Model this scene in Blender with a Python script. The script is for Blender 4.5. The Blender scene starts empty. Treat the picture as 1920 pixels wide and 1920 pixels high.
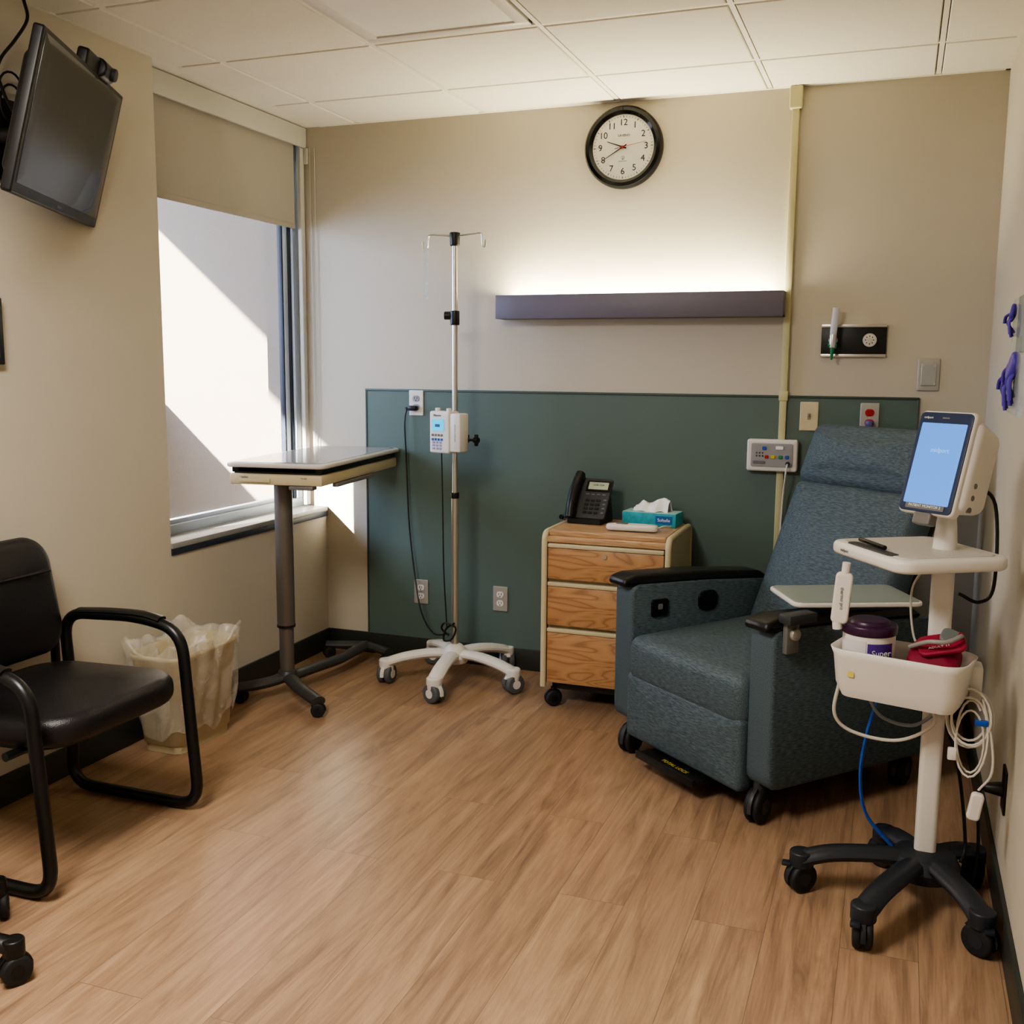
import bpy, bmesh, math, random
from mathutils import Vector, Matrix, Euler
random.seed(4)
pi=math.pi
COL=bpy.context.scene.collection
# ------------------------------------------------------------------ materials
def lin(h):
    h=h.lstrip('#'); v=[int(h[i:i+2],16)/255 for i in (0,2,4)]
    return tuple(((c/12.92) if c<=.04045 else ((c+.055)/1.055)**2.4) for c in v)+(1,)
M={}
def mat(name,col,rough=.5,metal=0,var=.06,vscale=30,bump=0,bscale=200,emis=None,estr=0,alpha=1,trans=0,spec=.5,sheen=0,stretch=None,coat=0,ior=1.45):
    if name in M: return M[name]
    m=bpy.data.materials.new(name); m.use_nodes=True; nt=m.node_tree; b=nt.nodes['Principled BSDF']
    c=lin(col) if isinstance(col,str) else col
    tc=nt.nodes.new('ShaderNodeTexCoord'); mp=nt.nodes.new('ShaderNodeMapping'); nt.links.new(tc.outputs['Object'],mp.inputs[0])
    if stretch: mp.inputs['Scale'].default_value=stretch
    n=nt.nodes.new('ShaderNodeTexNoise'); n.inputs['Scale'].default_value=vscale; n.inputs['Detail'].default_value=4
    nt.links.new(mp.outputs[0],n.inputs['Vector'])
    mx=nt.nodes.new('ShaderNodeMix'); mx.data_type='RGBA'
    mx.inputs[6].default_value=tuple(x*(1-var) for x in c[:3])+(1,); mx.inputs[7].default_value=tuple(min(1,x*(1+var)) for x in c[:3])+(1,)
    nt.links.new(n.outputs[0],mx.inputs[0]); nt.links.new(mx.outputs[2],b.inputs['Base Color'])
    b.inputs['Roughness'].default_value=rough; b.inputs['Metallic'].default_value=metal; b.inputs['Specular IOR Level'].default_value=spec
    b.inputs['IOR'].default_value=ior
    if emis: b.inputs['Emission Color'].default_value=lin(emis); b.inputs['Emission Strength'].default_value=estr
    b.inputs['Alpha'].default_value=alpha; b.inputs['Transmission Weight'].default_value=trans
    if sheen: b.inputs['Sheen Weight'].default_value=sheen
    if coat: b.inputs['Coat Weight'].default_value=coat
    if bump:
        n2=nt.nodes.new('ShaderNodeTexNoise'); n2.inputs['Scale'].default_value=bscale; n2.inputs['Detail'].default_value=3
        nt.links.new(mp.outputs[0],n2.inputs['Vector'])
        bp=nt.nodes.new('ShaderNodeBump'); bp.inputs['Strength'].default_value=bump; bp.inputs['Distance'].default_value=.004
        nt.links.new(n2.outputs[0],bp.inputs['Height']); nt.links.new(bp.outputs[0],b.inputs['Normal'])
    M[name]=m; return m
wall_m=mat('wall_paint','#BBB4A5',.75,var=.02,vscale=3,bump=.1,bscale=260)
green_m=mat('green_wall_panel','#55665F',.5,var=.03,vscale=5,bump=.1,bscale=300)
greent_m=mat('green_panel_trim','#414F49',.5)
base_m=mat('baseboard_rubber','#30332F',.45)
tile_m=mat('ceiling_tile','#E0DBD0',.9,var=.05,vscale=140,bump=.3,bscale=300)
grid_m=mat('ceiling_grid','#E0DBD0',.5)
white_m=mat('white_plastic','#D3CFC9',.35,var=.02)
offw_m=mat('beige_plastic','#C3B797',.45,var=.02)
ivory_m=mat('ivory_conduit','#B8B48C',.45,var=.02)
black_m=mat('black_plastic','#131313',.4,var=.1)
blackg_m=mat('black_gloss','#0A0B0D',.12,var=.05)
leather_m=mat('black_vinyl','#141316',.36,var=.1,bump=.25,bscale=350)
frame_m=mat('black_metal_frame','#0E0F11',.35,var=.05)
dgrey_m=mat('dark_grey_plastic','#34363A',.45,var=.06)
grey_m=mat('grey_metal_paint','#6E6C6A',.4,var=.03)
dmet_m=mat('bronze_grey_paint','#6B655F',.38,metal=.4,var=.04)
dbase_m=mat('dark_base_paint','#3A3A3A',.42,metal=.1,var=.04)
steel_m=mat('stainless_steel','#C4C2BC',.3,metal=.9,var=.05,stretch=(1,1,30))
plate_m=mat('steel_wall_plate','#A8A59D',.45,metal=.4,var=.04)
alu_m=mat('aluminium','#A9ADB0',.35,metal=.8,var=.04)
rubber_m=mat('rubber_wheel','#1C1D20',.6)
gwheel_m=mat('grey_wheel','#55585C',.5)
fix_m=mat('headwall_light_casing','#65616E',.45,var=.03)
lamp_m=mat('lamp_lens','#F5EBC8',.5,emis='#FFF2C4',estr=8)
bin_m=mat('trash_bin_plastic','#B9AC8C',.5)
blind_m=mat('roller_blind_fabric','#A19B91',.85,var=.06,vscale=300,bump=.2,bscale=500)
header_m=mat('blind_fascia','#B8B7AF',.45,var=.02)
winfr_m=mat('window_frame_aluminium','#B9C4D2',.4,metal=.1,var=.03)
windk_m=mat('window_gasket','#2A3140',.5)
sill_m=mat('sill_laminate','#8E8E8A',.35,var=.1,vscale=60)
stucco_m=mat('exterior_stucco','#887D70',.9,var=.05,vscale=8,bump=.5,bscale=90)
conc_m=mat('exterior_concrete','#8D8F93',.9,var=.08,vscale=6)
clockf_m=mat('clock_face','#D9D9D2',.5,var=.01)
ink_m=mat('black_ink','#151515',.6,var=0)
gink_m=mat('grey_ink','#6A6A6C',.6,var=0)
wink_m=mat('white_ink','#E4E4E2',.6,var=0)
red_m=mat('red_plastic','#A81820',.4)
crim_m=mat('crimson_cuff','#7A1030',.7,var=.1)
blue_m=mat('blue_plastic','#1D4FA8',.4)
purple_m=mat('purple_plastic','#351838',.35)
plabel_m=mat('purple_label','#4B2A86',.5)
glove_m=mat('violet_nitrile','#40308F',.5)
teal_m=mat('tissue_box_print','#2B97A6',.5,var=.4,vscale=60)
tissue_m=mat('tissue_paper','#EDEDEC',.9,bump=.3,bscale=40)
greenp_m=mat('green_plastic','#1E7A46',.4)
yellow_m=mat('yellow_plastic','#C9B81E',.4)
lcd_m=mat('pump_lcd','#2894B0',.3,emis='#20B4DC',estr=1.2)
lcdd_m=mat('lcd_dark','#1B4C78',.3,emis='#1B4C78',estr=.3)
plcd_m=mat('phone_lcd','#A3AE9A',.3,var=.02)
screen_m=mat('monitor_screen','#35639C',.2,emis='#5C92E6',estr=1.15,var=.05,vscale=3)
tvscr_m=mat('tv_screen','#2A2D32',.14,var=.1,vscale=2,coat=.3)
glassc_m=mat('clear_plastic','#CBD6DA',.1,alpha=.35)
tabtop_m=mat('table_laminate','#C9C6C2',.3,var=.02,coat=.3)
cable_w=mat('white_cable','#C4C0B6',.45); cable_b=mat('black_cable','#101010',.45)
tray_m=mat('recliner_tray_laminate','#8B938E',.3,var=.05)

def bagmat():
    m=bpy.data.materials.new('trash_bag_film'); m.use_nodes=True; nt=m.node_tree; b=nt.nodes['Principled BSDF']
    tc=nt.nodes.new('ShaderNodeTexCoord'); n=nt.nodes.new('ShaderNodeTexNoise'); n.inputs['Scale'].default_value=9; n.inputs['Detail'].default_value=3; n.inputs['Distortion'].default_value=1.2
    nt.links.new(tc.outputs['Object'],n.inputs['Vector'])
    r=nt.nodes.new('ShaderNodeMapRange'); r.inputs[1].default_value=.3;r.inputs[2].default_value=.7;r.inputs[3].default_value=.15;r.inputs[4].default_value=.45
    nt.links.new(n.outputs[0],r.inputs[0]); nt.links.new(r.outputs[0],b.inputs['Alpha'])
    b.inputs['Base Color'].default_value=lin('#E2DCCE'); b.inputs['Roughness'].default_value=.25
    bp=nt.nodes.new('ShaderNodeBump'); bp.inputs['Strength'].default_value=.6; bp.inputs['Distance'].default_value=.01; nt.links.new(n.outputs[0],bp.inputs['Height']); nt.links.new(bp.outputs[0],b.inputs['Normal'])
    return m
trans_m=bagmat()
def fabric(name,c1,c2):
    m=bpy.data.materials.new(name); m.use_nodes=True; nt=m.node_tree; b=nt.nodes['Principled BSDF']
    tc=nt.nodes.new('ShaderNodeTexCoord'); mp=nt.nodes.new('ShaderNodeMapping'); mp.inputs['Scale'].default_value=(45,420,420)
    nt.links.new(tc.outputs['Object'],mp.inputs[0])
    n=nt.nodes.new('ShaderNodeTexNoise'); n.inputs['Scale'].default_value=1; n.inputs['Detail'].default_value=2; n.inputs['Distortion'].default_value=.1
    nt.links.new(mp.outputs[0],n.inputs['Vector'])
    r=nt.nodes.new('ShaderNodeValToRGB'); r.color_ramp.elements[0].position=.35;r.color_ramp.elements[0].color=lin(c1)
    r.color_ramp.elements[1].position=.68;r.color_ramp.elements[1].color=lin(c2)
    nt.links.new(n.outputs[0],r.inputs[0]); nt.links.new(r.outputs[0],b.inputs['Base Color'])
    b.inputs['Roughness'].default_value=.6; b.inputs['Specular IOR Level'].default_value=.35
    bp=nt.nodes.new('ShaderNodeBump'); bp.inputs['Strength'].default_value=.15; bp.inputs['Distance'].default_value=.002
    nt.links.new(n.outputs[0],bp.inputs['Height']); nt.links.new(bp.outputs[0],b.inputs['Normal'])
    return m
fab_m=fabric('recliner_fabric','#34424A','#5A686E')
def woodmat(name,c1,c2,c3,scale,rough=.4):
    m=bpy.data.materials.new(name); m.use_nodes=True; nt=m.node_tree; b=nt.nodes['Principled BSDF']
    tc=nt.nodes.new('ShaderNodeTexCoord'); mp=nt.nodes.new('ShaderNodeMapping'); mp.inputs['Scale'].default_value=scale
    nt.links.new(tc.outputs['Object'],mp.inputs[0])
    w=nt.nodes.new('ShaderNodeTexNoise'); w.inputs['Scale'].default_value=1; w.inputs['Detail'].default_value=2; w.inputs['Distortion'].default_value=.6
    nt.links.new(mp.outputs[0],w.inputs['Vector'])
    mu=nt.nodes.new('ShaderNodeMath'); mu.operation='MULTIPLY'; mu.inputs[1].default_value=9; nt.links.new(w.outputs[0],mu.inputs[0])
    fr=nt.nodes.new('ShaderNodeMath'); fr.operation='PINGPONG'; fr.inputs[1].default_value=.5; nt.links.new(mu.outputs[0],fr.inputs[0])
    r=nt.nodes.new('ShaderNodeValToRGB'); e=r.color_ramp.elements; e[0].position=0;e[0].color=lin(c1); e[1].position=.5;e[1].color=lin(c3)
    x=e.new(.16); x.color=lin(c2)
    nt.links.new(fr.outputs[0],r.inputs[0]); nt.links.new(r.outputs[0],b.inputs['Base Color']); b.inputs['Roughness'].default_value=rough
    return m
oak_m=woodmat('oak_laminate','#93694A','#AC8259','#B68D64',(2.2,2.2,14),.42)
oakt_m=woodmat('oak_laminate_top','#A58260','#B4916D','#BF9E7A',(2.2,14,14),.35)

def floormat():
    m=bpy.data.materials.new('vinyl_plank_floor'); m.use_nodes=True; nt=m.node_tree; b=nt.nodes['Principled BSDF']; N=nt.nodes.new; L=nt.links.new
    tc=N('ShaderNodeTexCoord'); sp=N('ShaderNodeSeparateXYZ'); L(tc.outputs['Object'],sp.inputs[0])
    cb=N('ShaderNodeCombineXYZ'); L(sp.outputs[1],cb.inputs[0]); L(sp.outputs[0],cb.inputs[1])
    br=N('ShaderNodeTexBrick'); L(cb.outputs[0],br.inputs['Vector']); br.offset=.37; br.inputs['Scale'].default_value=1
    br.inputs['Brick Width'].default_value=1.22; br.inputs['Row Height'].default_value=.178; br.inputs['Mortar Size'].default_value=.0008
    br.inputs['Color1'].default_value=(0,0,0,1); br.inputs['Color2'].default_value=(1,1,1,1); br.inputs['Mortar'].default_value=(.5,.5,.5,1)
    ml=N('ShaderNodeVectorMath'); ml.operation='MULTIPLY_ADD'; L(br.outputs['Color'],ml.inputs[0]); ml.inputs[1].default_value=(3,7,0); L(tc.outputs['Object'],ml.inputs[2])
    mp=N('ShaderNodeMapping'); mp.inputs['Scale'].default_value=(11,1.1,1); L(ml.outputs[0],mp.inputs[0])
    n1=N('ShaderNodeTexNoise'); n1.inputs['Scale'].default_value=1.3; n1.inputs['Detail'].default_value=8; n1.inputs['Roughness'].default_value=.66; n1.inputs['Distortion'].default_value=1.6; L(mp.outputs[0],n1.inputs['Vector'])
    mp2=N('ShaderNodeMapping'); mp2.inputs['Scale'].default_value=(170,6,1); L(ml.outputs[0],mp2.inputs[0])
    n2=N('ShaderNodeTexNoise'); n2.inputs['Scale'].default_value=1; n2.inputs['Detail'].default_value=3; L(mp2.outputs[0],n2.inputs['Vector'])
    r=N('ShaderNodeValToRGB'); e=r.color_ramp.elements; e[0].position=.28; e[0].color=lin('#7A624F'); e[1].position=.72; e[1].color=lin('#B59779')
    x=e.new(.48); x.color=lin('#9F8167')
    L(n1.outputs[0],r.inputs[0])
    mx=N('ShaderNodeMix'); mx.data_type='RGBA'; mx.blend_type='MULTIPLY'; mx.inputs[0].default_value=.38; L(r.outputs[0],mx.inputs[6])
    r2=N('ShaderNodeValToRGB'); r2.color_ramp.elements[0].position=.3; r2.color_ramp.elements[0].color=(.55,.5,.46,1); r2.color_ramp.elements[1].position=.6; r2.color_ramp.elements[1].color=(1,1,1,1)
    L(n2.outputs[0],r2.inputs[0]); L(r2.outputs[0],mx.inputs[7])
    mx2=N('ShaderNodeMix'); mx2.data_type='RGBA'; mx2.blend_type='MULTIPLY'; mx2.inputs[0].default_value=1; L(mx.outputs[2],mx2.inputs[6])
    r3=N('ShaderNodeValToRGB'); r3.color_ramp.elements[0].color=(.90,.89,.88,1); r3.color_ramp.elements[1].color=(1.0,1.0,1.0,1); L(br.outputs['Color'],r3.inputs[0]); L(r3.outputs[0],mx2.inputs[7])
    mx3=N('ShaderNodeMix'); mx3.data_type='RGBA'; L(br.outputs['Fac'],mx3.inputs[0]); L(mx2.outputs[2],mx3.inputs[6]); mx3.inputs[7].default_value=lin('#6E5848')
    L(mx3.outputs[2],b.inputs['Base Color'])
    b.inputs['Roughness'].default_value=.34
    bp=N('ShaderNodeBump'); bp.inputs['Strength'].default_value=.18; bp.inputs['Distance'].default_value=.0015; L(n2.outputs[0],bp.inputs['Height']); L(bp.outputs[0],b.inputs['Normal'])
    return m
floor_m=floormat()
# ------------------------------------------------------------------ mesh helpers
def group(name,loc=(0,0,0),rz=0):
    e=bpy.data.objects.new(name,None); COL.objects.link(e); e.location=loc; e.rotation_euler=(0,0,rz); e.empty_display_size=.1; return e
def obj(name,parent,me,loc=(0,0,0),rot=(0,0,0),m=None,smooth=True,angle=35):
    o=bpy.data.objects.new(name,me); COL.objects.link(o)
    if parent: o.parent=parent
    o.location=loc; o.rotation_euler=rot
    if m: me.materials.append(m)
    if smooth:
        for p in me.polygons: p.use_smooth=True
        me.set_sharp_from_angle(angle=math.radians(angle))
    return o
def box(name,parent,lo,hi,m,bev=0,rot=(0,0,0),seg=2):
    lo=Vector(lo);hi=Vector(hi); c=(lo+hi)/2; s=hi-lo
    bm=bmesh.new(); bmesh.ops.create_cube(bm,size=1); bmesh.ops.scale(bm,vec=s,verts=bm.verts)
    if bev: bmesh.ops.bevel(bm,geom=bm.edges[:],offset=bev,segments=seg,affect='EDGES',profile=.5)
    me=bpy.data.meshes.new(name); bm.to_mesh(me); bm.free()
    return obj(name,parent,me,c,rot,m,smooth=bool(bev))
def cyl(name,parent,p1,p2,r,m,r2=None,seg=24,bev=0):
    p1=Vector(p1);p2=Vector(p2); d=p2-p1; r2=r if r2 is None else r2
    bm=bmesh.new(); bmesh.ops.create_cone(bm,cap_ends=True,segments=seg,radius1=r,radius2=r2,depth=d.length)
    if bev:
        es=[e for e in bm.edges if abs(e.verts[0].co.z-e.verts[1].co.z)<1e-6]
        bmesh.ops.bevel(bm,geom=es,offset=bev,segments=3,affect='EDGES',profile=.5)
    me=bpy.data.meshes.new(name); bm.to_mesh(me); bm.free()
    q=Vector((0,0,1)).rotation_difference(d.normalized())
    return obj(name,parent,me,(p1+p2)/2,q.to_euler(),m)
def lathe(name,parent,prof,loc,m,rot=(0,0,0),seg=48):
    vs=[];fs=[];n=len(prof)
    for i in range(seg):
        a=2*pi*i/seg
        for r,z in prof: vs.append((r*math.cos(a),r*math.sin(a),z))
    for i in range(seg):
        j=(i+1)%seg
        for k in range(n-1): fs.append((i*n+k,j*n+k,j*n+k+1,i*n+k+1))
    me=bpy.data.meshes.new(name); me.from_pydata(vs,[],fs)
    bm=bmesh.new(); bm.from_mesh(me); bmesh.ops.remove_doubles(bm,verts=bm.verts,dist=1e-5); bmesh.ops.recalc_face_normals(bm,faces=bm.faces); bm.to_mesh(me); bm.free()
    return obj(name,parent,me,loc,rot,m)
def rpath(pts,rad,closed=False,n=6):
    pts=[Vector(p) for p in pts]; out=[]; N=len(pts)
    for i,p in enumerate(pts):
        if not closed and i in (0,N-1): out.append(p); continue
        a=pts[i-1]; b=pts[(i+1)%N]
        r=min(rad,(a-p).length*.49,(b-p).length*.49)
        s=p+(a-p).normalized()*r; e=p+(b-p).normalized()*r
        for k in range(n+1):
            t=k/n; out.append(s*(1-t)**2+p*2*t*(1-t)+e*t*t)
    return out
def smoothp(pts,n=8):
    P=[Vector(p) for p in pts]; P=[P[0]*2-P[1]]+P+[P[-1]*2-P[-2]]; out=[]
    for i in range(1,len(P)-2):
        a,b,c,d=P[i-1:i+3]
        for k in range(n):
            t=k/n; out.append(.5*((2*b)+(c-a)*t+(2*a-5*b+4*c-d)*t*t+(3*b-a-3*c+d)*t**3))
    out.append(P[-2]); return out
def tube(name,parent,pts,r,m,closed=False,seg=10,flat=1.0):
    pts=[Vector(p) for p in pts]; N=len(pts); vs=[];fs=[]
    up=None
    for i in range(N):
        if closed: t=(pts[(i+1)%N]-pts[i-1]).normalized()
        else: t=(pts[min(i+1,N-1)]-pts[max(i-1,0)]).normalized()
        if up is None:
            up=Vector((0,0,1)) if abs(t.z)<.9 else Vector((1,0,0))
        up=(up-t*up.dot(t)); up=up.normalized() if up.length>1e-6 else t.orthogonal().normalized()
        s=t.cross(up)
        for k in range(seg):
            a=2*pi*k/seg; vs.append(pts[i]+up*math.cos(a)*r*flat+s*math.sin(a)*r)
    for i in range(N if closed else N-1):
        j=(i+1)%N
        for k in range(seg): l=(k+1)%seg; fs.append((i*seg+k,i*seg+l,j*seg+l,j*seg+k))
    if not closed: fs.append(tuple(range(seg))); fs.append(tuple(range((N-1)*seg,N*seg))[::-1])
    me=bpy.data.meshes.new(name); me.from_pydata(vs,[],fs)
    bm=bmesh.new(); bm.from_mesh(me); bmesh.ops.recalc_face_normals(bm,faces=bm.faces); bm.to_mesh(me); bm.free()
    return obj(name,parent,me,(0,0,0),(0,0,0),m)
def rrect(w,h,R,n=6):
    R=max(min(R,w/2-1e-4,h/2-1e-4),1e-5); out=[]
    for cx,cy,a0 in ((w/2-R,h/2-R,0),(-w/2+R,h/2-R,pi/2),(-w/2+R,-h/2+R,pi),(w/2-R,-h/2+R,1.5*pi)):
        for k in range(n+1):
            a=a0+pi/2*k/n; out.append((cx+R*math.cos(a),cy+R*math.sin(a)))
    return out
def pillow(name,parent,w,h,t,R,e,loc,rot,m,crown=0,cb=0,bs=1.0,fn=None,n=6):
    rings=[]; e=min(e,t/2)
    def ring(ins,z,s=1.0):
        k=bs+(1-bs)*((z+t/2)/t) if bs!=1 else 1
        return [(x*s*k,y*s*k,z) for x,y in rrect(w-2*ins,h-2*ins,R-ins if R-ins>.0005 else .0005,n)]
    for s in (.02,.3,.6,.85): rings.append([(x,y,-t/2-cb*(1-s*s)) for x,y,_ in ring(e,-t/2,s)])
    for k in range(5):
        a=pi/2*k/4; rings.append(ring(e-e*math.sin(a),-t/2+e-e*math.cos(a)))
    for k in range(5):
        a=pi/2*k/4; rings.append(ring(e-e*math.cos(a),t/2-e+e*math.sin(a)))
    for s in (.85,.6,.3,.02): rings.append([(x,y,t/2+crown*(1-s*s)) for x,y,_ in ring(e,t/2,s)])
    vs=[v for r in rings for v in r]; c=len(rings[0]); fs=[]
    if fn: vs=[fn(*v) for v in vs]
    for i in range(len(rings)-1):
        for k in range(c): l=(k+1)%c; fs.append((i*c+k,i*c+l,(i+1)*c+l,(i+1)*c+k))
    fs.append(tuple(range(c))[::-1]); fs.append(tuple(range((len(rings)-1)*c,len(rings)*c)))
    me=bpy.data.meshes.new(name); me.from_pydata(vs,[],fs)
    o=obj(name,parent,me,loc,rot,m,angle=50); return o
def prism(name,parent,pts,t,loc,rot,m,bev=0):
    n=len(pts); vs=[(x,y,-t/2) for x,y in pts]+[(x,y,t/2) for x,y in pts]
    fs=[tuple(range(n))[::-1],tuple(range(n,2*n))]+[(i,(i+1)%n,(i+1)%n+n,i+n) for i in range(n)]
    me=bpy.data.meshes.new(name); me.from_pydata(vs,[],fs)
    bm=bmesh.new(); bm.from_mesh(me); bmesh.ops.recalc_face_normals(bm,faces=bm.faces)
    if bev:
        es=[e for e in bm.edges if abs(e.verts[0].co.z-e.verts[1].co.z)<1e-6]
        bmesh.ops.bevel(bm,geom=es,offset=bev,segments=3,affect='EDGES',profile=.5)
    bm.to_mesh(me); bm.free()
    return obj(name,parent,me,loc,rot,m)
def text(name,parent,s,size,loc,rot,m,align='CENTER'):
    c=bpy.data.curves.new(name,'FONT'); c.body=s; c.size=size; c.align_x=align; c.align_y='CENTER'; c.extrude=.0003; c.materials.append(m)
    o=bpy.data.objects.new(name,c); COL.objects.link(o); o.parent=parent; o.location=loc; o.rotation_euler=rot; return o
FR=(pi/2,0,0)
def caster(parent,tag,x,y,r,wm,hm,ang=0,w=.02,top=None):
    d=Vector((math.cos(ang),math.sin(ang),0)); s=Vector((-d.y,d.x,0)); c=Vector((x,y,r))
    for k,sg in enumerate((-1,1)):
        a=c+s*sg*(w*.55); cyl('wheel_%s_%d'%(tag,k+1),parent,a-s*w*.42,a+s*w*.42,r,wm,bev=r*.2,seg=28)
        cyl('hub_%s_%d'%(tag,k+1),parent,a-s*w*.46,a+s*w*.46,r*.45,hm,seg=16)
    pts=[]
    for k in range(9):
        an=math.radians(-10+k*20); pts.append((math.cos(an)*r*1.14,math.sin(an)*r*1.14))
    for k in range(8,-1,-1):
        an=math.radians(-10+k*20); pts.append((math.cos(an)*r*.6,math.sin(an)*r*.6))
    q=Matrix((( d.x,0,s.x),(d.y,0,s.y),(0,1,0))).to_euler()
    prism('hood_'+tag,parent,pts,w*.5,c,q,hm,bev=.001)
    if top: cyl('stem_'+tag,parent,(x,y,r*1.0),(x,y,top),r*.3,hm)

# ================================================================== ROOM
XR=2.884; H=2.465; YB=-5.3; T=.15
f=box('floor',None,(-T,YB-T,-.1),(XR+T,T,0),floor_m)
def shell(name,boxes,m):
    bm=bmesh.new()
    for lo,hi in boxes:
        lo=Vector(lo);hi=Vector(hi); mt=Matrix.Translation((lo+hi)/2)@Matrix.Diagonal((*(hi-lo),1)); bmesh.ops.create_cube(bm,size=1,matrix=mt)
    me=bpy.data.meshes.new(name); bm.to_mesh(me); bm.free(); return obj(name,None,me,m=m,smooth=False)
f.location=(XR/2,(YB)/2,-.05)
WY=-1.15; SZ=.68; WX=-.2
shell('wall_back',[((-.2,0,0),(XR+T,T,2.7))],wall_m)
shell('wall_left',[((-.2,YB,0),(0,WY,2.7)),((-.2,WY,0),(0,0,SZ)),((-.2,WY,2.47),(0,0,2.7))],wall_m)
shell('wall_right',[((XR,YB,0),(XR+T,0,2.7))],wall_m)
shell('wall_rear',[((-.2,YB-T,0),(XR+T,YB,2.7))],wall_m)
xs=[.2+.61*k for k in range(-1,6)]; ys=[-.41-.61*k for k in range(-1,9)]
bm=bmesh.new(); g=.012
for i in range(len(xs)-1):
    for j in range(len(ys)-1):
        x0=max(xs[i]+g,0.0);x1=min(xs[i+1]-g,XR);y1=min(ys[j]-g,0.0);y0=max(ys[j+1]+g,YB)
        if x1-x0<.02 or y1-y0<.02: continue
        cx=(x0+x1)/2;cy=(y0+y1)/2
        if .81<cx<1.42 and (-2.24<cy<-1.02 or -4.07<cy<-2.85): continue
        mt=Matrix.Translation((cx,cy,H+.012))@Matrix.Diagonal((x1-x0,y1-y0,.024,1)); r=bmesh.ops.create_cube(bm,size=1,matrix=mt)
es=[e for e in bm.edges if all(v.co.z<H+.001 for v in e.verts)]
bmesh.ops.bevel(bm,geom=es,offset=.003,segments=1,affect='EDGES')
def addbox(bm,lo,hi,mi=0):
    lo=Vector(lo);hi=Vector(hi); r=bmesh.ops.create_cube(bm,size=1,matrix=Matrix.Translation((lo+hi)/2)@Matrix.Diagonal((*(hi-lo),1)))
    for v in r['verts']:
        for fc in v.link_faces: fc.material_index=mi
addbox(bm,(-.2,YB,H+.03),(XR,0,H+.06),1)
for x in xs: 
    if 0<x<XR: addbox(bm,(x-.0085,YB,H+.002),(x+.0085,0,H+.031),1)
for y in ys:
    if y<0: addbox(bm,(0,y-.0085,H+.003),(XR,y+.0085,H+.031),1)
addbox(bm,(0,-.016,H-.001),(XR,0,H+.02),1); addbox(bm,(XR-.016,YB,H-.001),(XR,0,H+.02),1); addbox(bm,(0,YB,H-.001),(.016,WY,H+.02),1)
addbox(bm,(-.14,WY,H+.001),(.02,0,H+.02),1)
me=bpy.data.meshes.new('ceiling'); bm.to_mesh(me); bm.free(); o=obj('ceiling',None,me,m=tile_m,smooth=False); me.materials.append(grid_m)
lens_m=mat('troffer_lens_unlit','#E6E3DC',.35,var=.05,vscale=90)
fill_lens_m=mat('fill_troffer_lens','#FFF6E6',.4,emis='#FFF3E0',estr=4)  # glowing lens of the added fill troffer
def troffer(y0,y1,lit):
    g=group('ceiling_troffer_light',(1.115,(y0+y1)/2,H)); h=(y1-y0)/2-.012; w=.29
    for n,lo,hi in (('frame_left',(-w,-h,-.004),(-w+.045,h,.02)),('frame_right',(w-.045,-h,-.004),(w,h,.02)),('frame_near',(-w,-h,-.0045),(w,-h+.045,.02)),('frame_far',(-w,h-.045,-.0045),(w,h,.02))):
        box(n,g,lo,hi,white_m,.003)
    box('lens',g,(-w+.04,-h+.04,.001),(w-.04,h-.04,.010),fill_lens_m if lit else lens_m)
    return g
troffer(-2.23,-1.03,False); troffer(-4.06,-2.86,True)  # the lit one is an added fill fixture, unseen behind the camera
box('baseboard_back',None,(0.013,-.012,0),(XR,0,.1),base_m,.003); box('baseboard_left',None,(0,YB,0),(.012,0,.1),base_m,.003)
box('baseboard_right',None,(XR-.012,YB,0),(XR,-.013,.1),base_m,.003); box('baseboard_rear',None,(0.013,YB,0),(XR-.013,YB+.012,.1),base_m,.003)
g=group('trim_1')
box('green_panel',g,(.23,-.01,.1),(2.64,0,1.265),green_m)
for n,lo,hi in (('edge_top',(.225,-.014,1.262),(2.645,0,1.272)),('edge_left',(.225,-.014,.1),(.233,0,1.27)),('edge_right',(2.637,-.014,.1),(2.645,0,1.27))): box(n,g,lo,hi,greent_m,.002)

# ================================================================== WINDOW
g=group('window_1')
box('sill_board',g,(-.2,WY,.68),(0.008,0,.702),sill_m,.003)
box('sill_edge',g,(-.004,WY,.655),(0.006,0,.682),windk_m,.002)
fx0,fx1=-.19,-.13
box('frame_bottom',g,(fx0,WY,.70),(fx1,-.0,.74),winfr_m,.004)
box('frame_bottom_step',g,(fx0+.01,WY,.74),(fx1-.02,-.1,.757),winfr_m,.002)
box('frame_top',g,(fx0,WY,2.38),(fx1,0,2.465),winfr_m,.004)
box('frame_far',g,(fx0,-.045,.74),(fx1,0,2.4),winfr_m,.004)
box('gasket_far',g,(fx0+.01,-.062,.742),(fx1-.012,-.044,2.39),windk_m,.002)
box('frame_far_inner',g,(fx0+.008,-.095,.742),(fx1-.02,-.062,2.39),winfr_m,.003)
box('gasket_far_inner',g,(fx0+.012,-.105,.755),(fx1-.024,-.094,2.39),windk_m,.001)
gl=box('glass',g,(-.165,WY+.02,.757),(-.162,-.1,2.39),mat('window_glass','#FFFFFF',0,alpha=.06,var=0))
gb=group('roller_blind')
box('fascia',gb,(-.085,WY+.003,2.372),(-.07,-.003,2.462),header_m,.004)
box('fabric',gb,(-.108,WY+.02,2.02),(-.1065,-.06,2.42),blind_m)
box('hem_bar',gb,(-.113,WY+.02,2.005),(-.102,-.06,2.03),blind_m,.004)
cyl('roller',gb,(-.105,WY+.02,2.42),(-.105,-.05,2.42),.02,grey_m)
box('side_channel',gb,(-.1,-.045,.71),(-.08,-.012,2.37),header_m,.003)
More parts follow.
